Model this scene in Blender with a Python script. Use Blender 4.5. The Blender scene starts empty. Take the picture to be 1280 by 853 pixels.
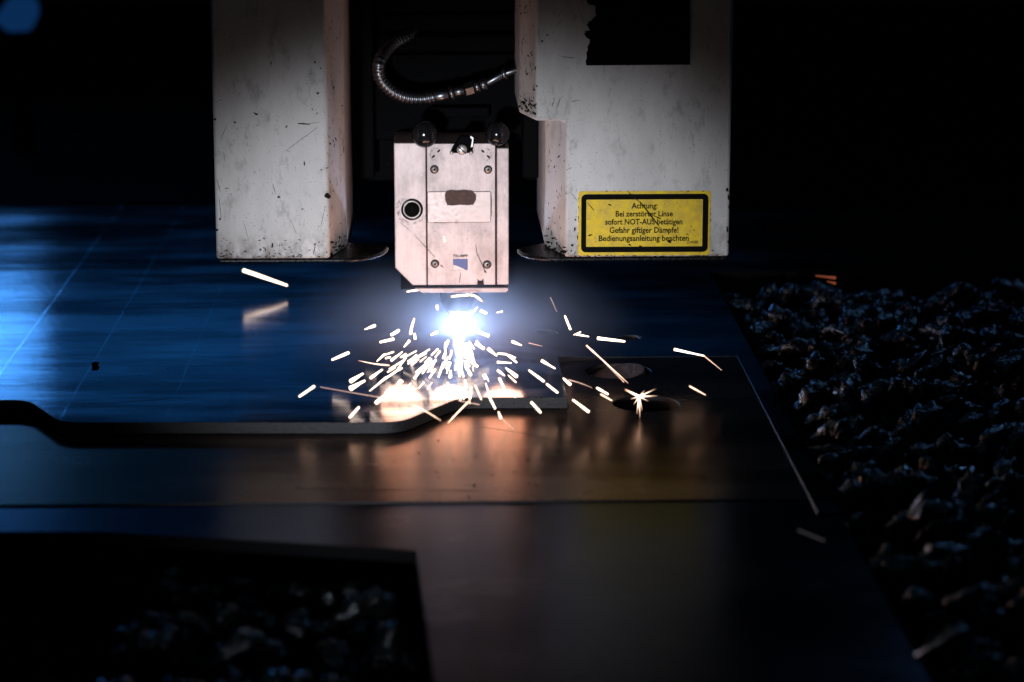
import bpy, bmesh, math, random
from mathutils import Vector, Matrix, Euler, noise
from mathutils.geometry import tessellate_polygon

random.seed(11)
scn = bpy.context.scene
COL = scn.collection

# ------------------------------------------------------------------ camera
F_PX, PITCH, YAW = 3200.0, math.radians(12.5), -math.atan(90 / 3200)
CAM = Vector((-0.01852, -2.76624, 0.6))
cam_d = bpy.data.cameras.new('camera')
cam = bpy.data.objects.new('camera', cam_d)
COL.objects.link(cam)
cam.location = CAM
cam.rotation_euler = (math.pi / 2 - PITCH, 0, YAW)
cam_d.sensor_width = 36
cam_d.lens = 36 * F_PX / 1280
cam_d.clip_start, cam_d.clip_end = 0.05, 100
cam_d.dof.use_dof = True
cam_d.dof.focus_distance = 2.67
cam_d.dof.aperture_fstop = 4.2
scn.camera = cam

# ------------------------------------------------------------------ world, lamps, exposure
w = bpy.data.worlds.new('World'); scn.world = w; w.use_nodes = True
w.node_tree.nodes['Background'].inputs[0].default_value = (0.25, 0.45, 1.0, 1)
w.node_tree.nodes['Background'].inputs[1].default_value = 0.0010


def lamp(name, typ, loc, energy, color, target=None, **kw):
    d = bpy.data.lights.new(name, typ); d.energy = energy; d.color = color
    for k, v in kw.items():
        setattr(d, k, v)
    o = bpy.data.objects.new(name, d); COL.objects.link(o); o.location = loc
    if target is not None:
        o.rotation_euler = (Vector(target) - Vector(loc)).to_track_quat('-Z', 'Y').to_euler()
    return o


lamp('cutting_arc_light', 'POINT', (0, -0.028, 0.0085), 1.3, (0.50, 0.67, 1.0), shadow_soft_size=0.003)
for x, y, z in ((-0.060, -0.200, 0.036), (-0.010, -0.240, 0.024), (0.045, -0.190, 0.040)):
    lamp('spark_shower_light', 'POINT', (x, y, z), 0.18, (1.0, 0.48, 0.30), shadow_soft_size=0.022)
wl_ = lamp('front_fill_spot', 'SPOT', (-0.30, -2.2, 0.13), 128, (0.86, 0.92, 1.0), (0.0, -0.176, 0.112),
           shadow_soft_size=0.05, spot_size=math.radians(13.6), spot_blend=1.0)  # added cool fill for the fronts of covers and head
wl_.scale = (1.5, 1, 1)                 # a wide, low beam
lamp('blue_rear_light', 'AREA', (-1.38, 3.2, 0.74), 4.2, (0.08, 0.37, 1.0), (-0.45, 0, 0), shape='ELLIPSE', size=0.85, size_y=0.14)
lamp('blue_rear_light', 'AREA', (-0.75, 3.4, 0.80), 0.25, (0.03, 0.32, 1.0), (-0.35, 0, 0), shape='ELLIPSE', size=1.10, size_y=0.16)  # weaker one added so the blue sheen fades out gradually
lamp('blue_fill_far', 'AREA', (-0.1, 3.7, 0.88), 0.11, (0.04, 0.34, 1.0), (0.0, 0, 0), shape='ELLIPSE', size=1.9, size_y=0.30)  # weak blue fill added to carry the sheen to the right
lamp('pit_fill_near', 'AREA', (-0.15, -0.80, 0.95), 0.11, (0.20, 0.62, 0.85), (-0.2, -0.9, 0), shape='RECTANGLE', size=0.12, size_y=0.06)  # unseen fill added for teal glints in the front pit
lamp('slag_glint_light', 'AREA', (0.74, 0.30, 0.78), 0.55, (0.22, 0.52, 1.0), (0.50, 0, 0), shape='RECTANGLE', size=0.25, size_y=0.12)  # unseen light added for glints on the slag lumps

scn.view_settings.view_transform = 'Standard'
scn.view_settings.look = 'None'
scn.view_settings.exposure = 0
scn.view_settings.gamma = 1
scn.view_settings.use_curve_mapping = False
scn.cycles.use_denoising = True
scn.cycles.sample_clamp_indirect = 6
scn.cycles.max_bounces = 8
scn.cycles.volume_bounces = 1

# ------------------------------------------------------------------ measuring helpers (photo point -> place in the world)
ROT = cam.rotation_euler.to_matrix()


def ray(px, py):
    return ROT @ Vector(((px - 640) / F_PX, (426.5 - py) / F_PX, -1))


def atZ(px, py, z=0.0):
    d = ray(px, py); return CAM + d * ((z - CAM.z) / d.z)


def atY(px, py, Y):
    d = ray(px, py); return CAM + d * ((Y - CAM.y) / d.y)


# ------------------------------------------------------------------ materials
def nodes(name):
    m = bpy.data.materials.new(name); m.use_nodes = True
    nt = m.node_tree
    return m, nt, nt.nodes['Principled BSDF']


def N(nt, typ, **kw):
    n = nt.nodes.new(typ)
    for k, v in kw.items():
        if k == 'inp':
            for a, b in v.items():
                n.inputs[a].default_value = b
        else:
            setattr(n, k, v)
    return n


def L(nt, a, b):
    nt.links.new(a, b)


def ramp(nt, src, stops):
    r = nt.nodes.new('ShaderNodeValToRGB')
    el = r.color_ramp.elements
    while len(el) > 1:
        el.remove(el[-1])
    for i, (p, c) in enumerate(stops):
        e = el[0] if i == 0 else el.new(p)
        e.position = p
        e.color = (*c, 1) if isinstance(c, tuple) else (c, c, c, 1)
    L(nt, src, r.inputs[0])
    return r.outputs[0]


def math_(nt, op, a, b=None, clamp=False):
    n = nt.nodes.new('ShaderNodeMath'); n.operation = op; n.use_clamp = clamp
    for i, v in enumerate((a, b)):
        if v is None:
            continue
        if isinstance(v, (int, float)):
            n.inputs[i].default_value = v
        else:
            L(nt, v, n.inputs[i])
    return n.outputs[0]


def plain(name, col, rough=0.5, metal=0.0, bump=0.0, bscale=300, var=0.0):
    m, nt, p = nodes(name)
    p.inputs['Base Color'].default_value = (*col, 1)
    p.inputs['Roughness'].default_value = rough
    p.inputs['Metallic'].default_value = metal
    if bump or var:
        tc = N(nt, 'ShaderNodeTexCoord')
        nz = N(nt, 'ShaderNodeTexNoise', inp={'Scale': bscale, 'Detail': 5.0, 'Roughness': 0.6})
        L(nt, tc.outputs['Object'], nz.inputs['Vector'])
        if bump:
            b = N(nt, 'ShaderNodeBump', inp={'Strength': bump, 'Distance': 0.001})
            L(nt, nz.outputs[0], b.inputs['Height']); L(nt, b.outputs[0], p.inputs['Normal'])
        if var:
            lo = tuple(c * (1 - var) for c in col); hi = tuple(min(1, c * (1 + var)) for c in col)
            L(nt, ramp(nt, nz.outputs[0], [(0.3, lo), (0.7, hi)]), p.inputs['Base Color'])
            L(nt, ramp(nt, nz.outputs[0], [(0.3, max(0.05, rough - .12)), (0.7, min(1, rough + .15))]), p.inputs['Roughness'])
    return m


def steel(name, base, rlo, rhi, seams=(), seed=0.0, wave=3.0, dark=0.62, r0=.36, r1=.60, tint=(1, 1, 1)):
    """Cold rolled sheet: rolling streaks along x, oily patches, scuff lines along y."""
    m, nt, p = nodes(name)
    tc = N(nt, 'ShaderNodeTexCoord')
    def mapped(sx, sy, sc, det=4.0, rg=0.55):
        mp = N(nt, 'ShaderNodeMapping'); mp.inputs['Scale'].default_value = (sx, sy, 1)
        mp.inputs['Location'].default_value = (seed, seed * 1.7, 0)
        nz = N(nt, 'ShaderNodeTexNoise', inp={'Scale': sc, 'Detail': det, 'Roughness': rg})
        L(nt, tc.outputs['Object'], mp.inputs['Vector']); L(nt, mp.outputs[0], nz.inputs['Vector'])
        return nz.outputs[0]
    brush = mapped(0.22, 1, 260, 4, .65)
    streak = mapped(0.22, 1.0, 11, 6, 0.62)
    patch = mapped(1, 1, 9, 5)
    fine = mapped(1, 1, 700, 4)
    p.inputs['Metallic'].default_value = 1.0
    p.inputs['Specular Tint'].default_value = (*tint, 1)
    # stains and rolling marks in the colour of the sheet itself
    tone = math_(nt, 'MULTIPLY', ramp(nt, streak, [(r0, dark), (r1, 1.0)]), ramp(nt, patch, [(0.3, 0.8), (0.65, 1.0)]))
    specks = ramp(nt, fine, [(0.30, 0.55), (0.36, 1.0)])
    tone = math_(nt, 'MULTIPLY', tone, specks)
    rough = math_(nt, 'ADD', math_(nt, 'MULTIPLY', ramp(nt, streak, [(0.35, 0.0), (0.65, 1.0)]), (rhi - rlo) * .6),
                  math_(nt, 'ADD', math_(nt, 'MULTIPLY', ramp(nt, patch, [(0.35, 0.0), (0.65, 1.0)]), (rhi - rlo) * .4), rlo))
    sep = N(nt, 'ShaderNodeSeparateXYZ'); L(nt, tc.outputs['Object'], sep.inputs[0])
    wob = math_(nt, 'MULTIPLY', math_(nt, 'SUBTRACT', mapped(1, 1, 14, 3), 0.5), 0.004)
    xx = math_(nt, 'ADD', sep.outputs[0], wob)
    gain = None
    for (x0, wd, amt) in seams:
        d = math_(nt, 'ABSOLUTE', math_(nt, 'SUBTRACT', xx, x0))
        ln = math_(nt, 'SUBTRACT', 1.0, math_(nt, 'DIVIDE', d, wd), True)
        ln = math_(nt, 'MULTIPLY', math_(nt, 'MULTIPLY', ln, ramp(nt, mapped(1, 1, 18, 4), [(0.38, 0.15), (0.6, 1.0)])), amt)
        gain = ln if gain is None else math_(nt, 'ADD', gain, ln)
    if gain is not None:
        tone = math_(nt, 'ADD', tone, math_(nt, 'MULTIPLY', gain, 1.6))
        rough = math_(nt, 'ADD', rough, math_(nt, 'MULTIPLY', gain, 0.05))
    mix = N(nt, 'ShaderNodeVectorMath', operation='SCALE'); mix.inputs[0].default_value = base
    L(nt, tone, mix.inputs['Scale'])
    L(nt, mix.outputs[0], p.inputs['Base Color'])
    L(nt, rough, p.inputs['Roughness'])
    hgt = math_(nt, 'ADD', math_(nt, 'ADD', math_(nt, 'MULTIPLY', brush, 0.12), math_(nt, 'MULTIPLY', mapped(1, 1, 330, 3, .6), 0.10)), math_(nt, 'MULTIPLY', streak, wave))
    b = N(nt, 'ShaderNodeBump', inp={'Strength': 0.22, 'Distance': 0.0006})
    L(nt, hgt, b.inputs['Height']); L(nt, b.outputs[0], p.inputs['Normal'])
    return m


def painted(name, col):
    """Off-white machine paint with specks, soot film and rub marks."""
    m, nt, p = nodes(name)
    tc = N(nt, 'ShaderNodeTexCoord')
    def nz(sc, det=5.0, scale=(1, 1, 1), rg=0.6):
        mp = N(nt, 'ShaderNodeMapping'); mp.inputs['Scale'].default_value = scale
        n = N(nt, 'ShaderNodeTexNoise', inp={'Scale': sc, 'Detail': det, 'Roughness': rg})
        L(nt, tc.outputs['Object'], mp.inputs['Vector']); L(nt, mp.outputs[0], n.inputs['Vector'])
        return n.outputs[0]
    speck = ramp(nt, nz(420, 3), [(0.30, 0.45), (0.37, 1.0)])
    film = ramp(nt, nz(16, 6, (1, 1, .35)), [(0.3, 0.74), (0.62, 1.0)])
    rub = ramp(nt, nz(70, 8, (1, 1, .5), .75), [(0.32, 0.62), (0.46, 1.0)])
    grain = ramp(nt, nz(1500, 2), [(0.3, 0.86), (0.7, 1.0)])
    # grime splashed up from the cutting table along the lower rim
    sep = N(nt, 'ShaderNodeSeparateXYZ'); L(nt, tc.outputs['Object'], sep.inputs[0])
    low = math_(nt, 'SUBTRACT', 1.0, math_(nt, 'DIVIDE', math_(nt, 'SUBTRACT', sep.outputs[2], 0.112), 0.042), True)
    g = math_(nt, 'MULTIPLY', math_(nt, 'POWER', low, 1.6), ramp(nt, nz(60, 8, (1, 1, .7), .7), [(0.40, 0.0), (0.62, 1.0)]))
    t = math_(nt, 'MULTIPLY', math_(nt, 'MULTIPLY', speck, film), math_(nt, 'MULTIPLY', rub, grain))
    sc = N(nt, 'ShaderNodeVectorMath', operation='SCALE'); sc.inputs[0].default_value = col
    L(nt, t, sc.inputs['Scale'])
    mx = N(nt, 'ShaderNodeMix', data_type='RGBA')
    L(nt, g, mx.inputs[0]); L(nt, sc.outputs[0], mx.inputs[6]); mx.inputs[7].default_value = (0.10, 0.065, 0.05, 1)
    L(nt, mx.outputs[2], p.inputs['Base Color'])
    p.inputs['Roughness'].default_value = 0.5
    b = N(nt, 'ShaderNodeBump', inp={'Strength': 0.12, 'Distance': 0.0006})
    L(nt, nz(500, 4), b.inputs['Height']); L(nt, b.outputs[0], p.inputs['Normal'])
    return m


def satin(name, col):
    """Brushed, smoke-stained cover plate of the cutting head."""
    m, nt, p = nodes(name)
    tc = N(nt, 'ShaderNodeTexCoord')
    def nz(sc, det=5.0, scale=(1, 1, 1), rg=0.6):
        mp = N(nt, 'ShaderNodeMapping'); mp.inputs['Scale'].default_value = scale
        n = N(nt, 'ShaderNodeTexNoise', inp={'Scale': sc, 'Detail': det, 'Roughness': rg})
        L(nt, tc.outputs['Object'], mp.inputs['Vector']); L(nt, mp.outputs[0], n.inputs['Vector'])
        return n.outputs[0]
    stain = ramp(nt, nz(30, 8, (1, 1, .6), .7), [(0.32, 0.52), (0.58, 1.0)])
    brush = ramp(nt, nz(900, 3, (1, 1, .03)), [(0.3, 0.88), (0.7, 1.0)])
    speck = ramp(nt, nz(380, 3), [(0.27, 0.5), (0.33, 1.0)])
    sc = N(nt, 'ShaderNodeVectorMath', operation='SCALE'); sc.inputs[0].default_value = col
    L(nt, math_(nt, 'MULTIPLY', math_(nt, 'MULTIPLY', stain, brush), speck), sc.inputs['Scale'])
    L(nt, sc.outputs[0], p.inputs['Base Color'])
    p.inputs['Metallic'].default_value = 0.25
    p.inputs['Roughness'].default_value = 0.45
    b = N(nt, 'ShaderNodeBump', inp={'Strength': 0.08, 'Distance': 0.0005})
    L(nt, nz(900, 3, (1, 1, .03)), b.inputs['Height']); L(nt, b.outputs[0], p.inputs['Normal'])
    return m


def hot_metal(name, core, tail, strength):
    """Glowing droplet: white core, cooler orange ends (vertex attribute 'glow_heat')."""
    m = bpy.data.materials.new(name); m.use_nodes = True
    nt = m.node_tree; nt.nodes.remove(nt.nodes['Principled BSDF'])
    at = N(nt, 'ShaderNodeAttribute', attribute_name='glow_heat')
    e = N(nt, 'ShaderNodeEmission')
    L(nt, ramp(nt, at.outputs['Fac'], [(0.0, tail), (1.0, core)]), e.inputs[0])
    L(nt, math_(nt, 'MULTIPLY', math_(nt, 'ADD', math_(nt, 'POWER', at.outputs['Fac'], 2.0), 0.10), strength), e.inputs[1])
    L(nt, e.outputs[0], nt.nodes['Material Output'].inputs['Surface'])
    return m


def glow(name, col, strength):
    m = bpy.data.materials.new(name); m.use_nodes = True
    nt = m.node_tree; nt.nodes.remove(nt.nodes['Principled BSDF'])
    e = N(nt, 'ShaderNodeEmission'); e.inputs[0].default_value = (*col, 1); e.inputs[1].default_value = strength
    L(nt, e.outputs[0], nt.nodes['Material Output'].inputs['Surface'])
    return m


M = {
    'sheet': steel('blued_sheet', (0.46, 0.48, 0.52), 0.085, 0.19, seams=((-0.471, .0022, 1.0), (-0.382, .0018, .8), (-0.282, .0011, .45)), wave=2.5, dark=0.16, r0=.44, r1=.57, tint=(.66, .66, .70)),
    'part': steel('cut_part_steel', (0.26, 0.225, 0.205), 0.21, 0.30, seed=3.1, wave=1.6, tint=(.56, .49, .46)),
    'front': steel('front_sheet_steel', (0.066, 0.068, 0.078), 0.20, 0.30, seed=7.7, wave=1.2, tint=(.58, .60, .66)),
    'slug': plain('slug_steel', (0.30, 0.26, 0.25), 0.38, 0.8, 0.3, 300, 0.3),
    'burr': plain('cut_rim', (0.24, 0.235, 0.24), 0.30, 1.0, 0.6, 700, 0.4),
    'pit_edge': plain('shaded_pit_edge', (0.006, 0.006, 0.0065), 0.8),  # shade of the pit walls put into a near-black colour
    'edge': plain('cut_edge', (0.05, 0.048, 0.052), 0.5, 0.7, 0.9, 520, 0.45),
    'paint': painted('machine_paint', (0.80, 0.765, 0.755)),
    'chip': plain('bare_chip', (0.018, 0.014, 0.012), 0.8),
    'black': plain('black_plastic', (0.0025, 0.0025, 0.003), 0.6, 0, 0.1, 400, 0.3),
    'dark_metal': plain('near_black_metal', (0.003, 0.003, 0.0035), 0.6, 0.0, 0.2, 200, 0.4),  # even near-black base colour
    'lip': plain('dark_rim_steel', (0.012, 0.012, 0.014), 0.28, 0.5, 0.2, 300, 0.3),
    'satin': satin('head_cover', (0.64, 0.53, 0.52)),
    'plaque': plain('plaque_metal', (0.62, 0.52, 0.50), 0.42, 0.25, 0.01, 300, 0.06),
    'gap': plain('gap_dark', (0.03, 0.018, 0.014), 0.7),
    'brown': plain('burnt_brown', (0.085, 0.05, 0.042), 0.75, 0, 0.5, 260, 0.5),
    'screw': plain('screw_steel', (0.38, 0.36, 0.35), 0.35, 0.8),
    'chrome': plain('bright_bolt', (0.66, 0.62, 0.60), 0.32, 0.55, 0.1, 400),
    'knob': plain('gloss_black', (0.008, 0.008, 0.010), 0.12),
    'hose': plain('hose_steel', (0.24, 0.245, 0.27), 0.30, 1.0, 0.1, 500),
    'copper': plain('nozzle_copper', (0.55, 0.36, 0.28), 0.35, 1.0, 0.2, 400, 0.15),
    'yellow': plain('warning_yellow', (0.84, 0.55, 0.004), 0.5, 0, 0.1, 120, 0.25),
    'print': plain('black_print', (0.006, 0.006, 0.006), 0.6),
    'blue': plain('emblem_blue', (0.05, 0.09, 0.32), 0.4),
    'slag': plain('slag', (0.09, 0.095, 0.105), 0.19, 0.9, 1.0, 330, 0.5),
    'slat': plain('slat_steel', (0.03, 0.028, 0.027), 0.55, 0.7, 0.4, 120, 0.4),
    'floor': plain('bed_floor', (0.002, 0.002, 0.002), 1.0),
    'rail': plain('rail_paint', (0.012, 0.014, 0.018), 0.85, 0, 0.1, 60, 0.2),
    'lens': glow('blue_lamp_glow', (0.02, 0.15, 0.55), 0.15),
    'arc': glow('arc_glow', (0.80, 0.90, 1.0), 60),
    'hot': hot_metal('spark_white', (1.0, 0.76, 0.58), (1.0, 0.36, 0.14), 3.8),
    'warm': hot_metal('spark_warm', (1.0, 0.66, 0.46), (1.0, 0.32, 0.12), 3.2),
    'thin': glow('spark_fading', (1.0, 0.60, 0.46), 1.6),
    'dull': glow('spark_dull', (1.0, 0.24, 0.12), 0.20),
    'pale': glow('pale_streak', (0.9, 0.8, 0.9), 0.045),  # faint even glow for one grey streak
}


for k in ('black', 'dark_metal', 'floor', 'chip', 'gap', 'print', 'pit_edge'):
    M[k].node_tree.nodes['Principled BSDF'].inputs['Specular IOR Level'].default_value = 0.02

# ------------------------------------------------------------------ mesh helpers
def link(name, me, mat, parent=None):
    o = bpy.data.objects.new(name, me); COL.objects.link(o)
    if mat is not None and not me.materials:
        me.materials.append(M[mat] if isinstance(mat, str) else mat)
    if parent is not None:
        o.parent = parent
    return o


def mesh(name, verts, faces, mat, parent=None, smooth=False):
    me = bpy.data.meshes.new(name); me.from_pydata([tuple(v) for v in verts], [], faces); me.update()
    if smooth:
        me.polygons.foreach_set('use_smooth', [True] * len(me.polygons))
    return link(name, me, mat, parent)


def from_bm(name, bm, mat, parent=None, smooth=False):
    bmesh.ops.recalc_face_normals(bm, faces=bm.faces[:])
    me = bpy.data.meshes.new(name); bm.to_mesh(me); bm.free()
    if smooth:
        me.polygons.foreach_set('use_smooth', [True] * len(me.polygons))
    return link(name, me, mat, parent)


def tag(o, label, cat=None, group=None, kind=None):
    if label: o['label'] = label
    if cat: o['category'] = cat
    if group: o['group'] = group
    if kind: o['kind'] = kind
    return o


def empty(name, loc=(0, 0, 0)):
    o = bpy.data.objects.new(name, None); o.empty_display_size = 0.02; COL.objects.link(o); o.location = loc
    return o


def box_bm(bm, x0, x1, y0, y1, z0, z1):
    vs = [bm.verts.new((x, y, z)) for x in (x0, x1) for y in (y0, y1) for z in (z0, z1)]
    for f in ((0, 1, 3, 2), (4, 6, 7, 5), (0, 4, 5, 1), (2, 3, 7, 6), (0, 2, 6, 4), (1, 5, 7, 3)):
        bm.faces.new([vs[i] for i in f])
    return vs


def box(name, x0, x1, y0, y1, z0, z1, mat, parent=None, bev=0.0, seg=2):
    bm = bmesh.new(); box_bm(bm, x0, x1, y0, y1, z0, z1)
    if bev:
        bmesh.ops.bevel(bm, geom=bm.edges[:], offset=bev, segments=seg, affect='EDGES', profile=0.5)
    return from_bm(name, bm, mat, parent)


def prism_bm(bm, pts, axis, a, b):
    """pts: 2-D outline; axis 'z' -> (x,y) swept a..b in z, axis 'y' -> (x,z) swept in y."""
    def V(p, t):
        return (p[0], p[1], t) if axis == 'z' else (p[0], t, p[1])
    lo = [bm.verts.new(V(p, a)) for p in pts]; hi = [bm.verts.new(V(p, b)) for p in pts]
    n = len(pts)
    bm.faces.new(lo[::-1]); bm.faces.new(hi)
    for i in range(n):
        j = (i + 1) % n
        bm.faces.new((lo[i], lo[j], hi[j], hi[i]))


def prism(name, pts, axis, a, b, mat, parent=None, bev=0.0, seg=2):
    bm = bmesh.new(); prism_bm(bm, pts, axis, a, b)
    bmesh.ops.recalc_face_normals(bm, faces=bm.faces[:])
    if bev:
        bmesh.ops.bevel(bm, geom=bm.edges[:], offset=bev, segments=seg, affect='EDGES', profile=0.5, clamp_overlap=True)
    return from_bm(name, bm, mat, parent)


def area2(p):
    return sum(p[i][0] * p[(i + 1) % len(p)][1] - p[(i + 1) % len(p)][0] * p[i][1] for i in range(len(p)))


def inset(poly, d):
    """Moves every side of a counter-clockwise outline inwards by d (outwards when d < 0)."""
    n = len(poly); out = []
    for i in range(n):
        p0, p1, p2 = Vector(poly[i - 1]), Vector(poly[i]), Vector(poly[(i + 1) % n])
        e1 = (p1 - p0).normalized(); e2 = (p2 - p1).normalized()
        n1 = Vector((-e1.y, e1.x)); n2 = Vector((-e2.y, e2.x))
        k = n1 + n2; k /= max(0.2, k.dot(n1))
        out.append(tuple(p1 + k * d))
    return out


def slab(name, outer, holes, z0, z1, mat, edge_mat, parent=None, ch=0.0006):
    """A flat sheet with cut-outs: chamfered rims, cut faces in their own material."""
    if area2(outer) < 0: outer = outer[::-1]
    holes = [h if area2(h) < 0 else h[::-1] for h in holes]
    loops = [outer] + holes
    tops = [inset(l, ch) for l in loops]
    verts, faces, mats = [], [], []
    flat = [p for l in tops for p in l]
    tris = tessellate_polygon([[Vector((*p, 0)) for p in l] for l in tops])
    nb = len(flat)
    verts += [(*p, z1) for p in flat]
    verts += [(*p, z1 - ch) for l in loops for p in l]
    verts += [(*p, z0) for l in loops for p in l]
    for t in tris:
        a = [flat[i] for i in t]
        t = t if area2(a) > 0 else t[::-1]
        faces.append(tuple(t)); mats.append(0)
        faces.append(tuple(i + 2 * nb for i in t[::-1])); mats.append(1)
    k = 0
    for l in loops:
        n = len(l)
        for i in range(n):
            a, b = k + i, k + (i + 1) % n
            faces.append((a + nb, b + nb, b, a)); mats.append(2)
            faces.append((a + 2 * nb, b + 2 * nb, b + nb, a + nb)); mats.append(1)
        k += n
    me = bpy.data.meshes.new(name); me.from_pydata(verts, [], faces); me.update()
    me.materials.append(M[mat]); me.materials.append(M[edge_mat]); me.materials.append(M[edge_mat if edge_mat == 'pit_edge' else 'burr'])
    me.polygons.foreach_set('material_index', mats)
    return link(name, me, None, parent)


def circle(cx, cy, r, n=40):
    return [(cx + r * math.cos(2 * math.pi * i / n), cy + r * math.sin(2 * math.pi * i / n)) for i in range(n)]


def lathe_y(name, cx, cz, prof, mat, parent=None, n=28, smooth=True):
    """Turned piece with its axis along y: prof = [(radius, y)]."""
    v, f = [], []
    for r, y in prof:
        for i in range(n):
            a = 2 * math.pi * i / n
            v.append((cx + r * math.cos(a), y, cz + r * math.sin(a)))
    for k in range(len(prof) - 1):
        for i in range(n):
            j = (i + 1) % n
            f.append((k * n + i, k * n + j, (k + 1) * n + j, (k + 1) * n + i))
    f.append(tuple(range(n))[::-1]); f.append(tuple(range((len(prof) - 1) * n, len(prof) * n)))
    return mesh(name, v, f, mat, parent, smooth)


def lathe_z(name, cx, cy, prof, mat, parent=None, n=32):
    v, f = [], []
    for r, z in prof:
        for i in range(n):
            a = 2 * math.pi * i / n
            v.append((cx + r * math.cos(a), cy + r * math.sin(a), z))
    for k in range(len(prof) - 1):
        for i in range(n):
            j = (i + 1) % n
            f.append((k * n + i, k * n + j, (k + 1) * n + j, (k + 1) * n + i))
    f.append(tuple(range(n))[::-1]); f.append(tuple(range((len(prof) - 1) * n, len(prof) * n)))
    return mesh(name, v, f, mat, parent, True)


def tube_data(path, radii, sides=10, caps=True, up=(0.13, 0.2, 1)):
    v, f = [], []
    n = len(path)
    up = Vector(up).normalized()
    for k in range(n):
        t = (path[min(k + 1, n - 1)] - path[max(k - 1, 0)]).normalized()
        a = t.cross(up)
        if a.length < 1e-4: a = t.cross(Vector((1, 0, 0)))
        a.normalize(); b = t.cross(a)
        for i in range(sides):
            q = 2 * math.pi * i / sides
            v.append(path[k] + (a * math.cos(q) + b * math.sin(q)) * radii[k])
    for k in range(n - 1):
        for i in range(sides):
            j = (i + 1) % sides
            f.append((k * sides + i, k * sides + j, (k + 1) * sides + j, (k + 1) * sides + i))
    if caps:
        f.append(tuple(range(sides))[::-1]); f.append(tuple(range((n - 1) * sides, n * sides)))
    return v, f


def spline(pts, per=12):
    out = []
    P = [pts[0] * 2 - pts[1]] + list(pts) + [pts[-1] * 2 - pts[-2]]
    for i in range(1, len(P) - 2):
        for s in range(per):
            t = s / per
            out.append(0.5 * ((2 * P[i]) + (P[i + 1] - P[i - 1]) * t + (2 * P[i - 1] - 5 * P[i] + 4 * P[i + 1] - P[i + 2]) * t * t
                              + (3 * P[i] - P[i - 1] - 3 * P[i + 1] + P[i + 2]) * t ** 3))
    out.append(pts[-1])
    return out


# ------------------------------------------------------------------ the cutting bed
T = 0.011                       # sheet thickness
Z1, Z2 = -0.0115, -0.0130       # tops of the dropped part and of the front sheet
tag(mesh('bed_floor', [(-4, -2, -.16), (4, -2, -.16), (4, 6, -.16), (-4, 6, -.16)], [(0, 1, 2, 3)], 'floor'),
    'dark floor of the cutting bed under the slats', kind='structure')

g = lambda px, py, z=0: tuple(atZ(px, py, z).xy)
A = g(35, 500); B = g(75, 528); C_ = g(500, 528); D = g(575, 497); E_ = (0.105, g(710, 497)[1])
SAG = -0.0107                   # the sheet sags to the right of the cut


def sag(x, y):
    t = min(1, max(0, (x - .03) / .15)); t = t * t * (3 - 2 * t)
    return SAG * t * (1 - min(1, max(0, (-.12 - y) / .17)) if x < .2 else 1)


F_ = (0.105, g(697, 445, -.005)[1]); F2 = (0.16, g(760, 445, -.0095)[1]); G_ = (g(921, 445, SAG)[0], g(921, 445, SAG)[1])
PITX, PITY = 0.318, g(880, 340, SAG)[1]
outline = [(-1.6, -0.313), A, B, C_, D, E_, F_, F2, G_, (G_[0], -0.69), (PITX, -0.69), (PITX, PITY), (1.7, PITY), (1.7, 0.84), (-1.6, 0.84)]


def ease(poly, idx, r=0.006, k=4):
    """Rounds the named corners."""
    out = []
    for i, p in enumerate(poly):
        if i not in idx: out.append(p); continue
        p0, p1, p2 = Vector(poly[i - 1]), Vector(p), Vector(poly[(i + 1) % len(poly)])
        a = p1 + (p0 - p1).normalized() * r; b = p1 + (p2 - p1).normalized() * r
        for s in range(k + 1):
            t = s / k
            out.append(tuple(a * (1 - t) ** 2 + p1 * 2 * t * (1 - t) + b * t * t))
    return out


sheet = slab('steel_sheet', ease(outline, (1, 2, 3, 4), 0.02, 6), [circle(0.098, 0.004, .0125, 28), circle(0.190, 0.003, .0125, 28)],
             -T, 0, 'sheet', 'edge', ch=0.0005)
bm = bmesh.new(); bm.from_mesh(sheet.data)
for x in (.03, .045, .06, .075, .09, .12, .135, .15, .165, .18, .2):
    bmesh.ops.bisect_plane(bm, geom=bm.verts[:] + bm.edges[:] + bm.faces[:], plane_co=(x, 0, 0), plane_no=(1, 0, 0))
for y in (-.12, -.17, -.23, -.29):
    bmesh.ops.bisect_plane(bm, geom=bm.verts[:] + bm.edges[:] + bm.faces[:], plane_co=(0, y, 0), plane_no=(0, 1, 0))
for v_ in bm.verts: v_.co.z += sag(v_.co.x, v_.co.y)
for f_ in bm.faces:
    if f_.material_index and f_.calc_center_median().x > .305: f_.material_index = 3  # pit-side cut faces take the shaded edge colour
sheet.data.materials.append(M['pit_edge'])
bm.to_mesh(sheet.data); bm.free()
tag(sheet, 'large steel sheet with blue sheen lying under the cutting head', 'steel sheet')

kerf = 0.0012
up = ease([(-1.6, -0.313 - kerf), (A[0] - .0005, A[1] - kerf), (B[0] - .0005, B[1] - kerf), (C_[0] + .0008, C_[1] - kerf),
           (D[0] + .0006, D[1] - kerf), (E_[0] + kerf, E_[1] - kerf), (F_[0] + kerf, F_[1] - kerf), (F2[0], F2[1] - kerf), (G_[0] - kerf, G_[1] - kerf)], (1, 2, 3, 4), 0.02, 6)
Yf = g(540, 627, Z1)[1]
part = slab('cut_part', up + [(G_[0] - kerf, Yf), (-1.6, Yf)], [circle(0.166, -0.157, .0345, 56), circle(0.184, -0.300, .0330, 56)],
            Z1 - T, Z1, 'part', 'edge', ch=0.0005)
tag(part, 'brownish grey cut part with two round holes, dropped below the blue sheet', 'steel part')

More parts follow.
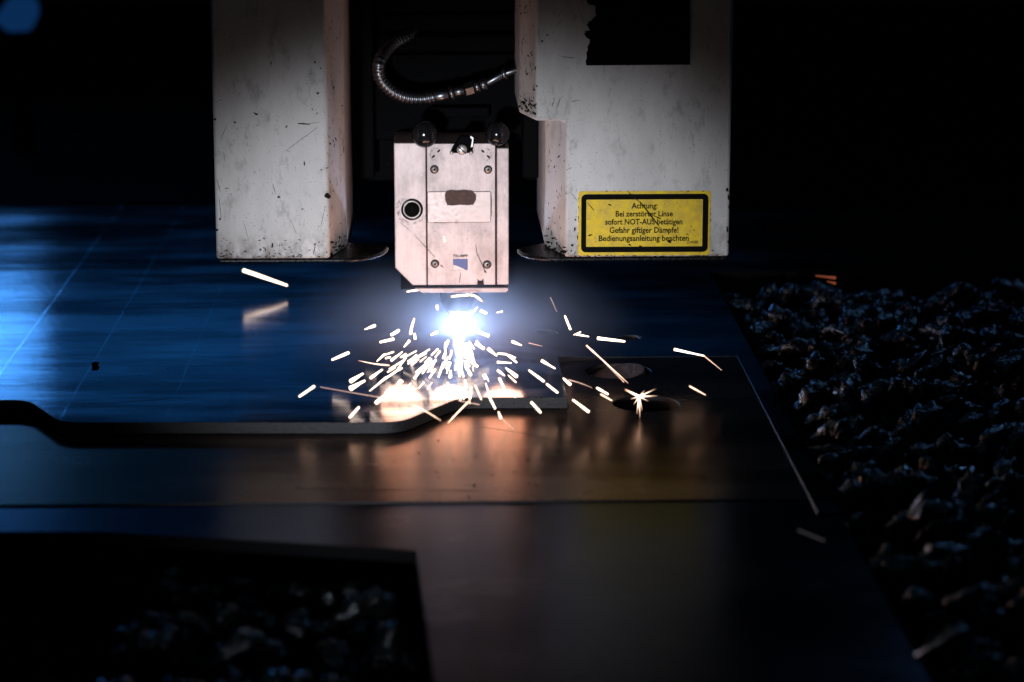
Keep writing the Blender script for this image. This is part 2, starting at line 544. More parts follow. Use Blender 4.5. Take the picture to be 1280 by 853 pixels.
pc = g(519, 688, Z2)
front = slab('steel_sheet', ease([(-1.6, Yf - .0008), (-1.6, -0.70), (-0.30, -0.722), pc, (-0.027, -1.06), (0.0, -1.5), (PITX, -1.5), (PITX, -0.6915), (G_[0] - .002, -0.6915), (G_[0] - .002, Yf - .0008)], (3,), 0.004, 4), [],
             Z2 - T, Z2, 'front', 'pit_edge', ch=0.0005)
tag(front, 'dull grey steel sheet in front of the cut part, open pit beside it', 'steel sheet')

# the slug still hanging in the rear hole, tipped over
slug = lathe_z('cut_slug', 0, 0, [(0.0322, -0.0055), (0.0328, -0.005), (0.0328, 0.005), (0.0322, 0.0055)], 'slug', n=48)
me = slug.data
for p_ in me.polygons: p_.use_smooth = False
slug.location = (0.163, -0.152, -0.021); slug.rotation_euler = (math.radians(3), math.radians(-12), 0)
tag(slug, 'round steel slug tipped inside the rear hole of the cut part', 'slug')

fl = [Vector((random.uniform(-1, 1), random.uniform(-1, 1), random.uniform(-1, 1))).normalized() * random.uniform(.6, 1) for _ in range(18)]
bm = bmesh.new()
for v_ in fl: bm.verts.new((v_.x * .0062, v_.y * .011, v_.z * .0040 + .0016))
bmesh.ops.convex_hull(bm, input=bm.verts[:])
for v_ in list(bm.verts):
    if not v_.link_faces: bm.verts.remove(v_)
fleck = from_bm('slag_fleck', bm, 'chip'); q = atZ(119, 458); fleck.location = (q.x, q.y, 0)
tag(fleck, 'small black slag crumb lying alone on the blue sheet', 'slag crumb')


# ------------------------------------------------------------------ slats crusted with slag
def blob(seed, sub, arch):
    bm = bmesh.new()
    if not arch:
        bmesh.ops.create_icosphere(bm, subdivisions=sub, radius=1)
    else:
        n1, n2 = 22, 10
        for i in range(n1 + 1):
            a = math.pi * (-.12 + 1.24 * i / n1)
            for j in range(n2):
                b = 2 * math.pi * j / n2
                r = 0.34 * (0.8 + .4 * math.sin(a))
                bm.verts.new(((1 + r * math.cos(b)) * math.cos(a), r * math.sin(b), (1 + r * math.cos(b)) * math.sin(a) * 1.15 - .1))
        bm.verts.ensure_lookup_table()
        for i in range(n1):
            for j in range(n2):
                k = (j + 1) % n2
                bm.faces.new((bm.verts[i * n2 + j], bm.verts[i * n2 + k], bm.verts[(i + 1) * n2 + k], bm.verts[(i + 1) * n2 + j]))
        bmesh.ops.subdivide_edges(bm, edges=bm.edges[:], cuts=1, use_grid_fill=True)
    off = Vector((seed * 7.3, seed * 3.1, seed * 1.9))
    for v in bm.verts:
        p = v.co.copy()
        d = 0.42 * noise.noise(p * 1.5 + off) + 0.26 * noise.noise(p * 3.6 + off) + 0.15 * abs(noise.noise(p * 8 + off)) + 0.07 * noise.noise(p * 17 + off)
        c = Vector((math.cos(math.atan2(p.z, p.x)), 0, math.sin(math.atan2(p.z, p.x)))) if arch else Vector()
        v.co = p + (p - c).normalized() * d * (0.75 if arch else 1.0)
    bm.verts.index_update()
    V = [v.co.copy() for v in bm.verts]; Fc = [tuple(v.index for v in f.verts) for f in bm.faces]
    bm.free()
    return V, Fc


BLOBS = [blob(i + 1, 3, False) for i in range(9)]
ARCHES = [blob(i + 31, 3, True) for i in range(7)]
BASE = -0.036


def crust(x0, x1, y, height, base=BASE):
    v, f = [], []
    x = x0
    while x < x1:
        for _ in range(2):
            arch = random.random() < 0.55
            V, Fc = random.choice(ARCHES if arch else BLOBS)
            if arch:
                s = Vector((random.uniform(.016, .028), random.uniform(.014, .026), random.uniform(.8, 1.5) * height))
                r = Euler((random.uniform(-.6, .6), random.uniform(-.5, .5), random.uniform(-.9, .9))).to_matrix()
            else:
                k = random.uniform(.006, .015)
                s = Vector((k, k * random.uniform(.8, 1.6), k * random.uniform(.9, 2.2)))
                r = Euler((random.uniform(-.5, .5), random.uniform(-.5, .5), random.uniform(0, 6.28))).to_matrix()
            o = Vector((x + random.uniform(-.012, .012), y + random.uniform(-.018, .018), base + random.uniform(-.012, .006) + (0 if arch else height * random.uniform(-.2, .75))))
            n = len(v)
            v += [o + r @ Vector((p.x * s.x, p.y * s.y, p.z * s.z)) for p in V]
            f += [tuple(i + n for i in q) for q in Fc]
        x += random.uniform(.028, .046)
    return v, f


ordn = ['first', 'second', 'third', 'fourth', 'fifth', 'sixth', 'seventh', 'eighth', 'ninth', 'tenth', 'eleventh', 'twelfth', 'thirteenth',
        'fourteenth', 'fifteenth', 'sixteenth', 'seventeenth', 'eighteenth', 'nineteenth', 'twentieth', 'twenty-first', 'twenty-second',
        'twenty-third', 'twenty-fourth', 'twenty-fifth', 'twenty-sixth']
ys = []
y = 0.285
while y > -1.10:
    ys.append(y); y -= 0.080
for k, y in enumerate(ys):
    s = empty('support_slat', (0, y, 0))
    tag(s, 'slag-crusted support slat, %s from the far edge of the pit beside the sheet' % ordn[k], 'slat', 'slats of the cutting bed')
    bm = bmesh.new()
    x = -0.75 if y < -0.70 else 0.24
    x1 = 0.74
    drop = .03 if y < -.70 else 0
    pts = [(x, -.15)]
    n = int((x1 - x) / .026)
    for i in range(n):
        a = x + (x1 - x) * i / n; h = (x1 - x) / n
        k_ = random.uniform(.2, .8); t_ = random.uniform(0, .008)
        pts += [(a, BASE - .016 - drop), (a + h * k_, BASE - .0005 - drop - t_)]
    pts += [(x1, BASE - .016), (x1, -.15)]
    prism_bm(bm, pts[::-1], 'y', -.0012, .0012)
    from_bm('blade', bm, 'slat', s)
    V, Fc = crust(PITX + .028, 0.70, 0, 0.017)
    tag(mesh('slag_crust', V, Fc, 'slag', s, True), None, kind='stuff')
    if y < -0.74:
        V, Fc = crust(-0.25, -0.062, 0, 0.016, BASE - .030)
        tag(mesh('slag_crust', V, Fc, 'slag', s, True), None, kind='stuff')

# ------------------------------------------------------------------ far side of the bed
ql = atY(22, 17, 2.5)
il = empty('signal_lamp', (ql.x, 2.5, -.16)); tag(il, 'blurred blue signal lamp glowing far behind the bed', 'lamp')
box('post', -.018, .018, .0, .036, 0, ql.z + .16 - .062, 'black', il, .003)
h0 = ql.z + .16
lathe_z('socket', 0, .018, [(.036, h0 - .062), (.040, h0 - .058), (.040, h0 - .040), (.036, h0 - .036)], 'black', il)
ln_ = lathe_z('lens', 0, 0, [(.033, -.036), (.036, -.02), (.036, .005), (.031, .026), (.018, .042), (.003, .047)], 'lens', il)
ln_.location = (0, .018, h0 - .004); ln_.rotation_euler = (0, math.radians(38), 0)

# ------------------------------------------------------------------ machine housings
YH = -0.176
h_ = lambda px, py: atY(px, py, YH)
ZB = 0.1135


def chip_faces(v, f, p, ln, wd, ang, plane='f', jag=0.35):
    """A jagged fleck of bare metal on the front ('f') or a slanted flank; p = (along, z)."""
    n = 9; i0 = len(v)
    ca, sa = math.cos(ang), math.sin(ang)
    for i in range(n):
        a = 2 * math.pi * i / n
        r = 1 + random.uniform(-jag, jag)
        x, y = ln * r * math.cos(a) / 2, wd * r * math.sin(a) / 2
        u, z = p[0] + x * ca - y * sa, p[1] + x * sa + y * ca
        v.append(plane(u, z)); 
    f.append(tuple(range(i0, i0 + n)))


front_plane = lambda u, z: (u, YH - .00025, z)


def flank(xa, ya, xb, yb, sgn):
    d = Vector((xb - xa, yb - ya)); ln = d.length; d /= ln
    nn = Vector((d.y, -d.x)) * sgn
    return ln, (lambda u, z: (xa + d.x * u + nn.x * .00025, ya + d.y * u + nn.y * .00025, z))


# left cover
hl = empty('machine_cover', (0, 0, 0))
tag(hl, 'chipped off-white machine cover standing free, without any label on it', 'machine cover')
XL0, XL1, XL2 = -0.249, -0.1335, -0.1180
ob = prism('shell', [(XL0, .10), (XL0, YH), (XL1, YH), (XL2, -.114), (XL2, .10)], 'z', ZB, 0.62, 'paint', hl, .0028, 3)
v, f = [], []
cr = lambda x, y: (240 + x / 2.508, y / 2.508)
def fc(x, y): p = h_(*cr(x, y)); return (p.x, p.z)
def line_chip(v, f, x0, y0, x1, y1, w, cv=fc, plane=front_plane):
    a, b = Vector(cv(x0, y0)), Vector(cv(x1, y1)); d = b - a
    chip_faces(v, f, tuple((a + b) / 2), d.length, w, math.atan2(d.y, d.x), plane, .25)
for (x, y, l, w_, a) in ((200, 357, 5, 2.4, -.5), (296, 398, 4, 2, 1), (335, 388, 3, 1.3, 0), (395, 293, 3.5, 2.6, .2), (425, 615, 7, 6, 0), (271, 618, 3.6, 2.6, 0),
                         (110, 591, 6, 1.2, 0), (347, 656, 2.2, 1.6, 0), (72, 374, 3, 3.5, 0), (78, 722, 4, 3, 0), (88, 687, 2, 4, 0), (212, 754, 3, 1.6, 0), (226, 748, 3, 2, 0),
                         (252, 771, 2.2, 6, 0), (134, 384, 3, 2, 0), (378, 343, 2, 1.6, 0), (392, 356, 3, 1.2, 1.2), (386, 196, 2, 3, 0), (404, 215, 2, 2.4, 0), (248, 198, 1.5, 5, 0),
                         (424, 527, 4, 1.3, .2), (405, 533, 3, 1.2, 0), (371, 232, 2.4, 1.4, 0), (352, 512, 1.6, 6, 0)):
    chip_faces(v, f, fc(x, y), l * .00085, w_ * .00085, a, front_plane)
for (x0, y0, x1, y1, w_) in ((285, 480, 400, 395, .5), (332, 387, 372, 391, 1.6), (252, 573, 262, 610, .7), (402, 720, 417, 650, .6), (380, 800, 388, 762, 1.0), (340, 392, 400, 383, .5),
                             (78, 560, 90, 610, .7), (90, 440, 112, 384, .5), (98, 470, 104, 510, .5), (160, 690, 180, 762, .35), (310, 690, 330, 740, .4), (84, 610, 92, 690, .6)):
    line_chip(v, f, x0, y0, x1, y1, w_ * .0008)
for _ in range(150):
    x = 70 + 365 * random.random() ** (0.55 if random.random() < .6 else 1.6); y = 20 + 780 * random.random() ** .7
    chip_faces(v, f, fc(min(x, 428), y), random.uniform(.0004, .0016), random.uniform(.0003, .0007), random.uniform(0, 3), front_plane)
for _ in range(70):
    y = 806 - 60 * random.random() ** 2.5; x = random.uniform(82, 430)
    chip_faces(v, f, fc(x, y), random.uniform(.0008, .004), random.uniform(.0004, .0016), random.gauss(0, .6), front_plane, .5)
ln, pl = flank(XL1, YH, XL2, -.114, 1)
for _ in range(46):
    z = random.uniform(ZB + .004, .36); u = random.uniform(.003, ln - .004)
    chip_faces(v, f, (u, z), random.uniform(.002, .008), random.uniform(.0006, .0022), random.uniform(-.6, 1.6), pl)
for _ in range(26):
    chip_faces(v, f, (random.uniform(.002, ln - .002), ZB + .002 + .014 * random.random() ** 2), random.uniform(.003, .012), random.uniform(.001, .003), random.uniform(-.3, .3), pl, .5)
tag(mesh('paint_chips', v, f, 'chip', hl), None, kind='stuff')


def lip(name, pts, parent):
    o = prism(name, pts, 'z', ZB - .0050, ZB - .0008, 'lip', parent, .0018, 3)
    return o


def arc_pts(x0, y0, x1, y1, k=8, flip=False):
    """Quarter-ellipse from (x0,y0) to (x1,y1)."""
    out = []
    for i in range(k + 1):
        a = math.pi / 2 * i / k
        if not flip: out.append((x0 + (x1 - x0) * math.sin(a), y0 + (y1 - y0) * (1 - math.cos(a))))
        else: out.append((x0 + (x1 - x0) * (1 - math.cos(a)), y0 + (y1 - y0) * math.sin(a)))
    return out


lip('bottom_rim', [(XL0 + .002, .098)] + [(XL0 + .002, YH + .003)] + arc_pts(-0.120, YH + .003, -0.074, -0.105) + [(-0.080, -.094)] + [(-.116, -.080), (-.116, .098)], hl)

# right cover
hr = empty('machine_cover', (0, 0, 0))
tag(hr, 'grey-white machine cover with a notched side, carrying the yellow warning label', 'machine cover')
XR0, XR1, XR2 = 0.1095, 0.2780, 0.0905
ZN, ZT, XU0, XU2 = 0.2548, 0.62, 0.0785, 0.0635
bm = bmesh.new()
q = {k: bm.verts.new(c) for k, c in {
    'a': (XR0, YH, ZB), 'b': (XR1, YH, ZB), 'c': (XR1, YH, ZT), 'd': (XU0, YH, ZT), 'e': (XU0, YH, ZN), 'f': (XR0, YH, ZN),
    'a1': (XR2, -.114, ZB), 'f1': (XR2, -.114, ZN), 'e1': (XU2, -.114, ZN), 'd1': (XU2, -.114, ZT),
    'a2': (XR2, .1, ZB), 'f2': (XR2, .1, ZN), 'e2': (XU2, .1, ZN), 'd2': (XU2, .1, ZT), 'b2': (XR1, .1, ZB), 'c2': (XR1, .1, ZT)}.items()}
for fc_ in ('a b c d e f', 'a f f1 a1', 'f e e1 f1', 'f1 e1 e2 f2', 'e d d1 e1', 'a1 f1 f2 a2', 'e1 d1 d2 e2', 'b b2 c2 c', 'a a1 a2 b2 b', 'd c c2 d2 d1', 'a2 f2 e2 d2 c2 b2'):
    bm.faces.new([q[k] for k in fc_.split()])
bmesh.ops.recalc_face_normals(bm, faces=bm.faces[:])
bmesh.ops.bevel(bm, geom=bm.edges[:], offset=.0028, segments=3, affect='EDGES', profile=0.5)
from_bm('shell', bm, 'paint', hr)
lip('bottom_rim', [(XR1 - .002, .098), (.093, .098), (.093, -.085), (.068, -.108)] + arc_pts(0.061, -0.122, 0.100, YH + .003, flip=True) + [(XR1 - .002, YH + .003)], hr)
v, f = [], []
crr = lambda x, y: (630 + x / 2.51, y / 2.51)
def fr(x, y): p = h_(*crr(x, y)); return (p.x, p.z)
for (x0, y0, x1, y1, w_) in ((180, 178, 222, 182, .8), (150, 335, 160, 305, .7), (165, 340, 178, 305, .9), (205, 322, 245, 312, .6), (165, 60, 185, 25, .5), (185, 60, 160, 85, .5),
                             (195, 535, 215, 525, .5), (205, 600, 238, 640, .5), (108, 90, 112, 140, .6), (240, 640, 268, 690, .5)):
    line_chip(v, f, x0, y0, x1, y1, w_ * .0008, fr)
for (x, y, l, w_) in ((700, 595, 3, 4), (704, 620, 2, 6), (707, 650, 2, 5), (708, 600, 2, 3), (103, 270, 2, 2.6), (98, 215, 1.5, 4), (222, 720, 2, 5), (215, 770, 4, 2.5), (232, 745, 2, 7),
                      (224, 690, 2, 3), (700, 720, 2, 8), (704, 760, 2, 4), (120, 130, 2, 3), (135, 110, 2, 2)):
    chip_faces(v, f, fr(x, y), l * .0009, w_ * .0009, 0, front_plane)
for _ in range(260):
    x, y = random.uniform(112, 705), random.uniform(5, 805)
    if y > 385 and x < 200: continue
    chip_faces(v, f, fr(x, y), random.uniform(.0004, .0014), random.uniform(.0002, .0005), random.uniform(0, 3), front_plane)
for _ in range(60):
    y = 806 - 40 * random.random() ** 2.5; x = random.uniform(200, 700)
    chip_faces(v, f, fr(x, y), random.uniform(.0008, .004), random.uniform(.0004, .0014), random.gauss(0, .6), front_plane, .5)
for (xa, xb, z0, z1, cnt) in ((0.0785, 0.0635, .262, .375, 60), (XR0, XR2, ZB + .003, .248, 26)):
    ln, pl = flank(xa, YH, xb, -.114, -1)
    for _ in range(cnt):
        chip_faces(v, f, (random.uniform(.003, ln - .003), random.uniform(z0, z1)), random.uniform(.002, .009), random.uniform(.0006, .0022), random.uniform(-.7, 1.7), pl)
    for _ in range(22):
        chip_faces(v, f, (random.uniform(.002, ln - .002), z0 - .002 + .014 * random.random() ** 2), random.uniform(.004, .016), random.uniform(.001, .0035), random.uniform(-.3, .3), pl, .5)
tag(mesh('paint_chips', v, f, 'chip', hr), None, kind='stuff')

# torn black film
edge = [(733, 82), (732, 77), (733.5, 72), (733, 66), (735, 62), (734, 59), (737, 54), (737.5, 50), (733, 47), (729.5, 42), (732, 41), (731, 39), (737.6, 38.5), (735, 34), (733, 30),
        (736, 29), (735, 27), (739.6, 26), (741, 23), (745.5, 20), (744, 14), (744.5, 10), (743.5, 7), (737, 6), (733.6, 3), (733, -12), (735, -30)]
pts = [(h_(*p).x, h_(*p).z) for p in [(862, -30), (862.5, 81)] + edge]
tag(prism('torn_film', pts, 'y', YH - .0006, YH + .0004, 'black', hr), 'black film with a torn edge')


# warning label
def rrect(x0, x1, z0, z1, r, k=5):
    out = []
    for cx, cz, a0 in ((x1 - r, z1 - r, 0), (x0 + r, z1 - r, 90), (x0 + r, z0 + r, 180), (x1 - r, z0 + r, 270)):
        for i in range(k + 1):
            a = math.radians(a0 + 90 * i / k); out.append((cx + r * math.cos(a), cz + r * math.sin(a)))
    return out


def rect_px(x0, y0, x1, y1, Y=YH):
    a, b = atY(x0, y1, Y), atY(x1, y0, Y); return a.x, b.x, a.z, b.z


def ring(name, outer, inner, y0, y1, mat, parent):
    n = len(outer); v = [(p[0], y, p[1]) for y in (y0, y1) for l in (outer, inner) for p in l]; f = []
    for i in range(n):
        j = (i + 1) % n
        f += [(i, j, n + j, n + i), (2 * n + i, 3 * n + i, 3 * n + j, 2 * n + j), (i, 2 * n + i, 2 * n + j, j), (n + i, n + j, 3 * n + j, 3 * n + i)]
    return mesh(name, v, f, mat, parent)


rr = rect_px(722.5, 238.5, 888.7, 319.7)
wl = prism('warning_label', rrect(*rr, .003), 'y', YH - .0009, YH + .0003, 'yellow', hr)
tag(wl, 'yellow warning label with black border and German text')
ring('border', rrect(*rect_px(726.2, 242.2, 885.6, 315.6), .005), rrect(*rect_px(732.5, 249, 878.5, 308.6), .0006), YH - .0012, YH - .0008, 'print', wl)


def lettering(name, txt, px0, px1, pbase, pcap, Y, mat, parent, bold=0.0):
    cu = bpy.data.curves.new('lettering', 'FONT'); cu.body = txt; cu.size = 1; cu.resolution_u = 3; cu.offset = bold
    to = bpy.data.objects.new('lettering_tmp', cu); COL.objects.link(to)
    dg = bpy.context.evaluated_depsgraph_get(); dg.update()
    me = bpy.data.meshes.new_from_object(to.evaluated_get(dg))
    bpy.data.objects.remove(to); bpy.data.curves.remove(cu)
    xs = [q.co.x for q in me.vertices]
    x0, x1 = min(xs), max(xs)
    a, b = atY(px0, pbase, Y), atY(px1, pbase, Y); c = atY(px0, pcap, Y)
    sx = (b.x - a.x) / (x1 - x0); sz = (c.z - a.z) / 0.70
    for q in me.vertices:
        x, yv = q.co.x, q.co.y
        q.co = (a.x + (x - x0) * sx, Y, a.z + yv * sz)
    me.materials.clear(); me.update()
    return link(name, me, mat, parent)


YT = YH - .00105
for txt, a, b, base in (('Achtung:', 789.4, 822, 260.8), ('Bei zerstörter Linse', 769.5, 841, 270.9), ('sofort NOT-AUS betätigen', 756.5, 853, 281.0),
                        ('Gefahr giftiger Dämpfe!', 762, 848, 291.4), ('Bedienungsanleitung beachten', 748.5, 861, 301.6)):
    lettering('lettering', txt, a, b, base, base - 7.0, YT, 'print', wl, 0.022)
lettering('lettering', '224088', 858.5, 872.5, 304.6, 301.2, YT, 'print', wl, 0.01)
v, f = [], []
sgn_plane = lambda u, z: (u, YH - .0013, z)
for (x0, y0, x1, y1, w_) in ((783, 238, 803, 256, 1.0), (799, 251, 823, 282, 1.7), (734, 253, 743, 264, .9), (760, 255, 764, 257, 1.4), (818, 270, 827, 274, 1.5), (835, 300, 838, 304, 3.5),
                             (735, 295, 740, 293, 1.8), (785, 305, 789, 307, 1.8), (798, 307, 803, 309, 1.8), (857, 292, 861, 294, .8), (866, 287, 869, 288, .9), (830, 287, 838, 289, .8), (863, 281, 865, 285, .7)):
    line_chip(v, f, x0, y0, x1, y1, w_ * .0009, lambda x, y: (h_(x, y).x, h_(x, y).z), sgn_plane)
for _ in range(50):
    p = h_(random.uniform(735, 885), random.uniform(242, 316)); chip_faces(v, f, (p.x, p.z), random.uniform(.0005, .0018), random.uniform(.0002, .0005), random.uniform(0, 3), sgn_plane)
for _ in range(40):
    e = random.random()
    p = h_(random.uniform(723, 888), random.choice((239, 319.3))) if e < .7 else h_(random.choice((723, 888.2)), random.uniform(240, 318))
    chip_faces(v, f, (p.x, p.z), random.uniform(.0008, .003), random.uniform(.0004, .0009), 0 if e < .7 else 1.57, sgn_plane)
tag(mesh('scratches', v, f, 'chip', wl), None, kind='stuff')

# ------------------------------------------------------------------ dark carriage between the covers
cf = empty('machine_carriage', (0, .1, .12))
tag(cf, 'black carriage between the two covers, behind the cutting head', 'machine carriage')
def pbox(name, x0, x1, y0, y1, z0, z1, mat, bev=.002):
    return box(name, x0, x1, y0 - .1, y1 - .1, z0 - .12, z1 - .12, mat, cf, bev)
pbox('back_plate', -.235, .262, .102, .14, .15, .62, 'dark_metal')
pbox('guide_rail', -.110, -.092, .05, .102, .16, .62, 'dark_metal')
pbox('guide_rail', .072, .09, .05, .102, .16, .62, 'dark_metal')
pbox('crossbar', -.030, .035, .02, .04, .232, .244, 'dark_metal')
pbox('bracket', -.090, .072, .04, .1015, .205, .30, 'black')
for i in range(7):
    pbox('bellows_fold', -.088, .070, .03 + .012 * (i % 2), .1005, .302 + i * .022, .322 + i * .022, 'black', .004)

# ------------------------------------------------------------------ cutting head
ch = empty('cutting_torch', (0, 0, 0))
tag(ch, 'pale laser cutting head with round port, plaque and copper nozzle above the sheet', 'cutting head')
YF = -0.050
hp = lambda px, py, Y=YF: (lambda p: (p.x, p.z))(atY(px, py, Y))
zt = hp(492, 179)[1]; x0 = hp(492.5, 200)[0]; xm = hp(533, 200)[0]; xn = hp(619.5, 200)[0]; xe = hp(636, 200)[0]
zb = hp(516, 357)[1]; zs = hp(492, 335)[1]; xs = hp(516, 357)[0]
prism('side_block', [(x0, zt), (xm - .0006, zt), (xm - .0006, zb), (xs, zb), (x0, zs)][::-1], 'y', YF, .045, 'satin', ch, .0009, 2)
prism('cover_plate', [(xm + .0004, zt - .001), (xn - .0004, zt - .001), (xn - .0004, zb), (xm + .0004, zb)][::-1], 'y', YF + .0008, .045, 'satin', ch, .0006, 2)
prism('side_strip', [(xn + .0012, zt - .006), (xe, zt - .006), (xe, zb), (xn + .0012, zb)][::-1], 'y', YF + .0003, .045, 'satin', ch, .0009, 2)
box('core', x0 + .006, xe - .004, YF + .006, .06, zb - .0055, zt - .004, 'dark_metal', ch)
zl = hp(600, 366)[1]
prism('base_plate', [(xs + .002, zb - .0030), (xe - .0006, zb - .0030), (xe - .0006, zl + .002), (xe - .003, zl), (xs + .010, zl)][::-1], 'y', YF - .0006, .045, 'satin', ch, .0008, 2)
# screws
for px, py in ((543, 212), (610, 212.3), (543.7, 330), (609, 331)):
    cx, cz = hp(px, py)
    s = lathe_y('screw', cx, cz, [(.0046, YF + .0012), (.0046, YF + .0002), (.0044, YF - .0001)], 'gap', ch, 24)
    lathe_y('screw_head', cx, cz, [(.0036, YF + .0005), (.0036, YF - .0006), (.0031, YF - .0011)], 'screw', s, 20)
    lathe_y('socket', cx, cz, [(.0014, YF - .0008), (.0014, YF - .0013)], 'gap', s, 6, False)
# plaque with burnt slot
a, b, c, d = rect_px(535, 240, 613, 278, YF)
pq = prism('plaque', rrect(a, b, c, d, .0015), 'y', YF - .0006, YF + .0015, 'plaque', ch)
ring('plaque_groove', rrect(a - .0005, b + .0005, c - .0005, d + .0005, .002), rrect(a, b, c, d, .0015), YF - .0001, YF + .0012, 'gap', pq)
pts = [hp(*p) for p in ((558, 239), (563, 237.6), (572, 238.2), (580, 237.4), (590, 238.5), (595, 243), (595, 250), (591.5, 256), (584, 256.6), (575, 256), (566, 257), (559, 256.5), (556.5, 250), (556, 243))]
prism('burnt_slot', pts[::-1], 'y', YF - .0010, YF + .001, 'brown', pq)
# port
cx, cz = hp(515, 262)
ro = .0118
pr = lathe_y('port', cx, cz, [(ro, YF + .002), (ro, YF - .0012), (ro - .0008, YF - .002), (ro - .0016, YF - .002), (ro - .0016, YF - .0008)], 'knob', ch, 40)
lathe_y('port_ring', cx, cz, [(.0098, YF - .0002), (.0098, YF - .0016), (.0092, YF - .0019), (.0082, YF - .0019), (.0080, YF - .0010)], 'screw', pr, 40)
lathe_y('port_bore', cx, cz, [(.0079, YF - .0005), (.0079, YF - .0013)], 'print', pr, 32)
# emblem and lettering
a, b, c, d = rect_px(566.3, 324, 584.6, 338, YF)
em = prism('emblem', [(a, c), (b, c), (b, d), (a, d)], 'y', YF - .0002, YF + .0012, 'blue', ch)
pts = [hp(*p) for p in ((566.6, 337.6), (566.6, 331.5), (571, 332.5), (577, 335), (582, 337.6))]
prism('emblem_corner', pts[::-1], 'y', YF - .0004, YF - .0001, 'plaque', em)
lettering('lettering', 'TRUMPF', 566.0, 584.8, 321.9, 318.6, YF - .0001, 'brown', ch, 0.02)
# knobs, bolt
for px, py, r in ((531, 169, .0137), (622, 168.5, .0127)):
    cx, cz = hp(px, py, YF - .008)
    kn = lathe_y('knob', cx, cz, [(r * .9, YF + .003), (r, YF + .0), (r, YF - .005), (r * .93, YF - .008), (r * .80, YF - .0105), (r * .5, YF - .0128), (r * .15, YF - .0138)], 'knob', ch, 36)
    ring('knob_rim', circle(cx, cz, r * 1.05, 36), circle(cx, cz, r * .99, 36), YF - .002, YF + .002, 'dark_metal', kn)
cx, cz = hp(577.5, 187.5, YF - .006)
bo = lathe_y('bolt', cx, cz, [(.0030, YF + .004), (.0030, YF - .004), (.0052, YF - .004), (.0056, YF - .0048), (.0052, YF - .0068), (.0036, YF - .0078), (.001, YF - .0080)], 'chrome', ch, 28)
bm = bmesh.new(); box_bm(bm, -.0056, .0056, -.0083, -.0068, -.0006, .0006)
bmesh.ops.rotate(bm, verts=bm.verts[:], cent=(0, 0, 0), matrix=Matrix.Rotation(math.radians(42), 3, 'Y'))
bmesh.ops.translate(bm, verts=bm.verts[:], vec=(cx, YF, cz)); from_bm('slot', bm, 'gap', bo)
prism('clamp', [(cx - .013, cz - .004), (cx + .011, cz - .004), (cx + .012, cz + .004), (cx + .009, cz + .014), (cx - .001, cz + .015), (cx - .010, cz + .003)][::-1], 'y', YF - .0035, YF + .004, 'dark_metal', ch, .0012, 2)
for dx in (-.0112, .0098):
    lathe_y('pin', cx + dx, cz - .0035, [(.0020, YF), (.0020, YF - .0045), (.0012, YF - .0055)], 'chrome', ch, 14)
prism('hook', [(cx + .009, cz + .002), (cx + .0118, cz + .003), (cx + .0126, cz + .013), (cx + .009, cz + .0155), (cx + .0085, cz + .013), (cx + .0105, cz + .011)], 'y', YF - .006, YF - .003, 'screw', ch, .0004, 1)
# slots beside the bolt
for (px, py, a) in ((548.5, 189, .75), (541.8, 196, .75), (603.5, 189.3, -.75), (610.5, 196.2, -.75)):
    cx, cz = hp(px, py)
    pts = [(cx + .0022 * math.cos(t) * math.cos(a) - .0011 * math.sin(t) * math.sin(a), cz + .0022 * math.cos(t) * math.sin(a) + .0011 * math.sin(t) * math.cos(a)) for t in [i * math.pi / 5 for i in range(10)]]
    prism('slot', pts, 'y', YF + .0005, YF + .0012, 'gap', ch)
pts = [hp(*p) for p in ((596.5, 357), (597, 348.5), (598.5, 351), (602, 351.2), (604.2, 348.5), (604.8, 357))]
prism('notch', pts, 'y', YF + .0002, YF + .0012, 'gap', ch)
# scratches, soot ring
v, f = [], []
hpl = lambda u, z: (u, YF - .0003, z)
h3 = lambda x, y: hp(470 + x / 3.555, 140 + y / 3.555)
for (x0_, y0_, x1_, y1_, w_) in ((100, 485, 160, 535, .6), (155, 530, 270, 655, .8), (285, 680, 300, 692, 1.6), (443, 585, 447, 625, .7), (447, 625, 487, 712, 1.0), (376, 712, 371, 760, 1.0),
                                 (480, 705, 490, 716, 2), (225, 660, 230, 700, .6), (236, 400, 240, 440, 1.2), (238, 465, 246, 492, 1.6), (512, 362, 514, 460, .7), (246, 494, 340, 494, .4)):
    line_chip(v, f, x0_, y0_, x1_, y1_, w_ * .0008, h3, hpl)
for _ in range(60):
    a = random.uniform(2.2, 5.9); r = random.uniform(.0135, .0172); cx, cz = hp(515, 262)
    chip_faces(v, f, (cx + r * math.cos(a), cz + r * math.sin(a)), random.uniform(.001, .004), .0004, a + 1.57, hpl, .5)
for _ in range(46):
    s_ = random.choice((-1, 1)); a = random.uniform(-1.9, 1.9) if s_ > 0 else random.uniform(1.3, 4.9)
    cx, cz = hp(545 if s_ < 0 else 607, 193); r = random.uniform(.0055, .0068)
    chip_faces(v, f, (cx + r * math.cos(a), cz + r * math.sin(a)), random.uniform(.0006, .002), .0004, a + 1.57, hpl, .5)
for _ in range(70):
    cx, cz = hp(random.uniform(495, 634), random.uniform(185, 356)); chip_faces(v, f, (cx, cz), random.uniform(.0004, .0014), random.uniform(.0002, .0004), random.uniform(0, 3), hpl)
tag(mesh('scratches', v, f, 'brown', ch), None, kind='stuff')
# nozzle
nz_ = lathe_z('nozzle', 0, 0, [(.021, zl + .004), (.021, zl - .001), (.0205, .040), (.0185, .034), (.0150, .0265), (.0145, .0235)], 'dark_metal', ch, 36)
lathe_z('nozzle_tip', 0, 0, [(.0138, .0236), (.0132, .0200), (.0100, .0155), (.0055, .0105), (.0026, .0080), (.0013, .0080)], 'copper', nz_, 36)

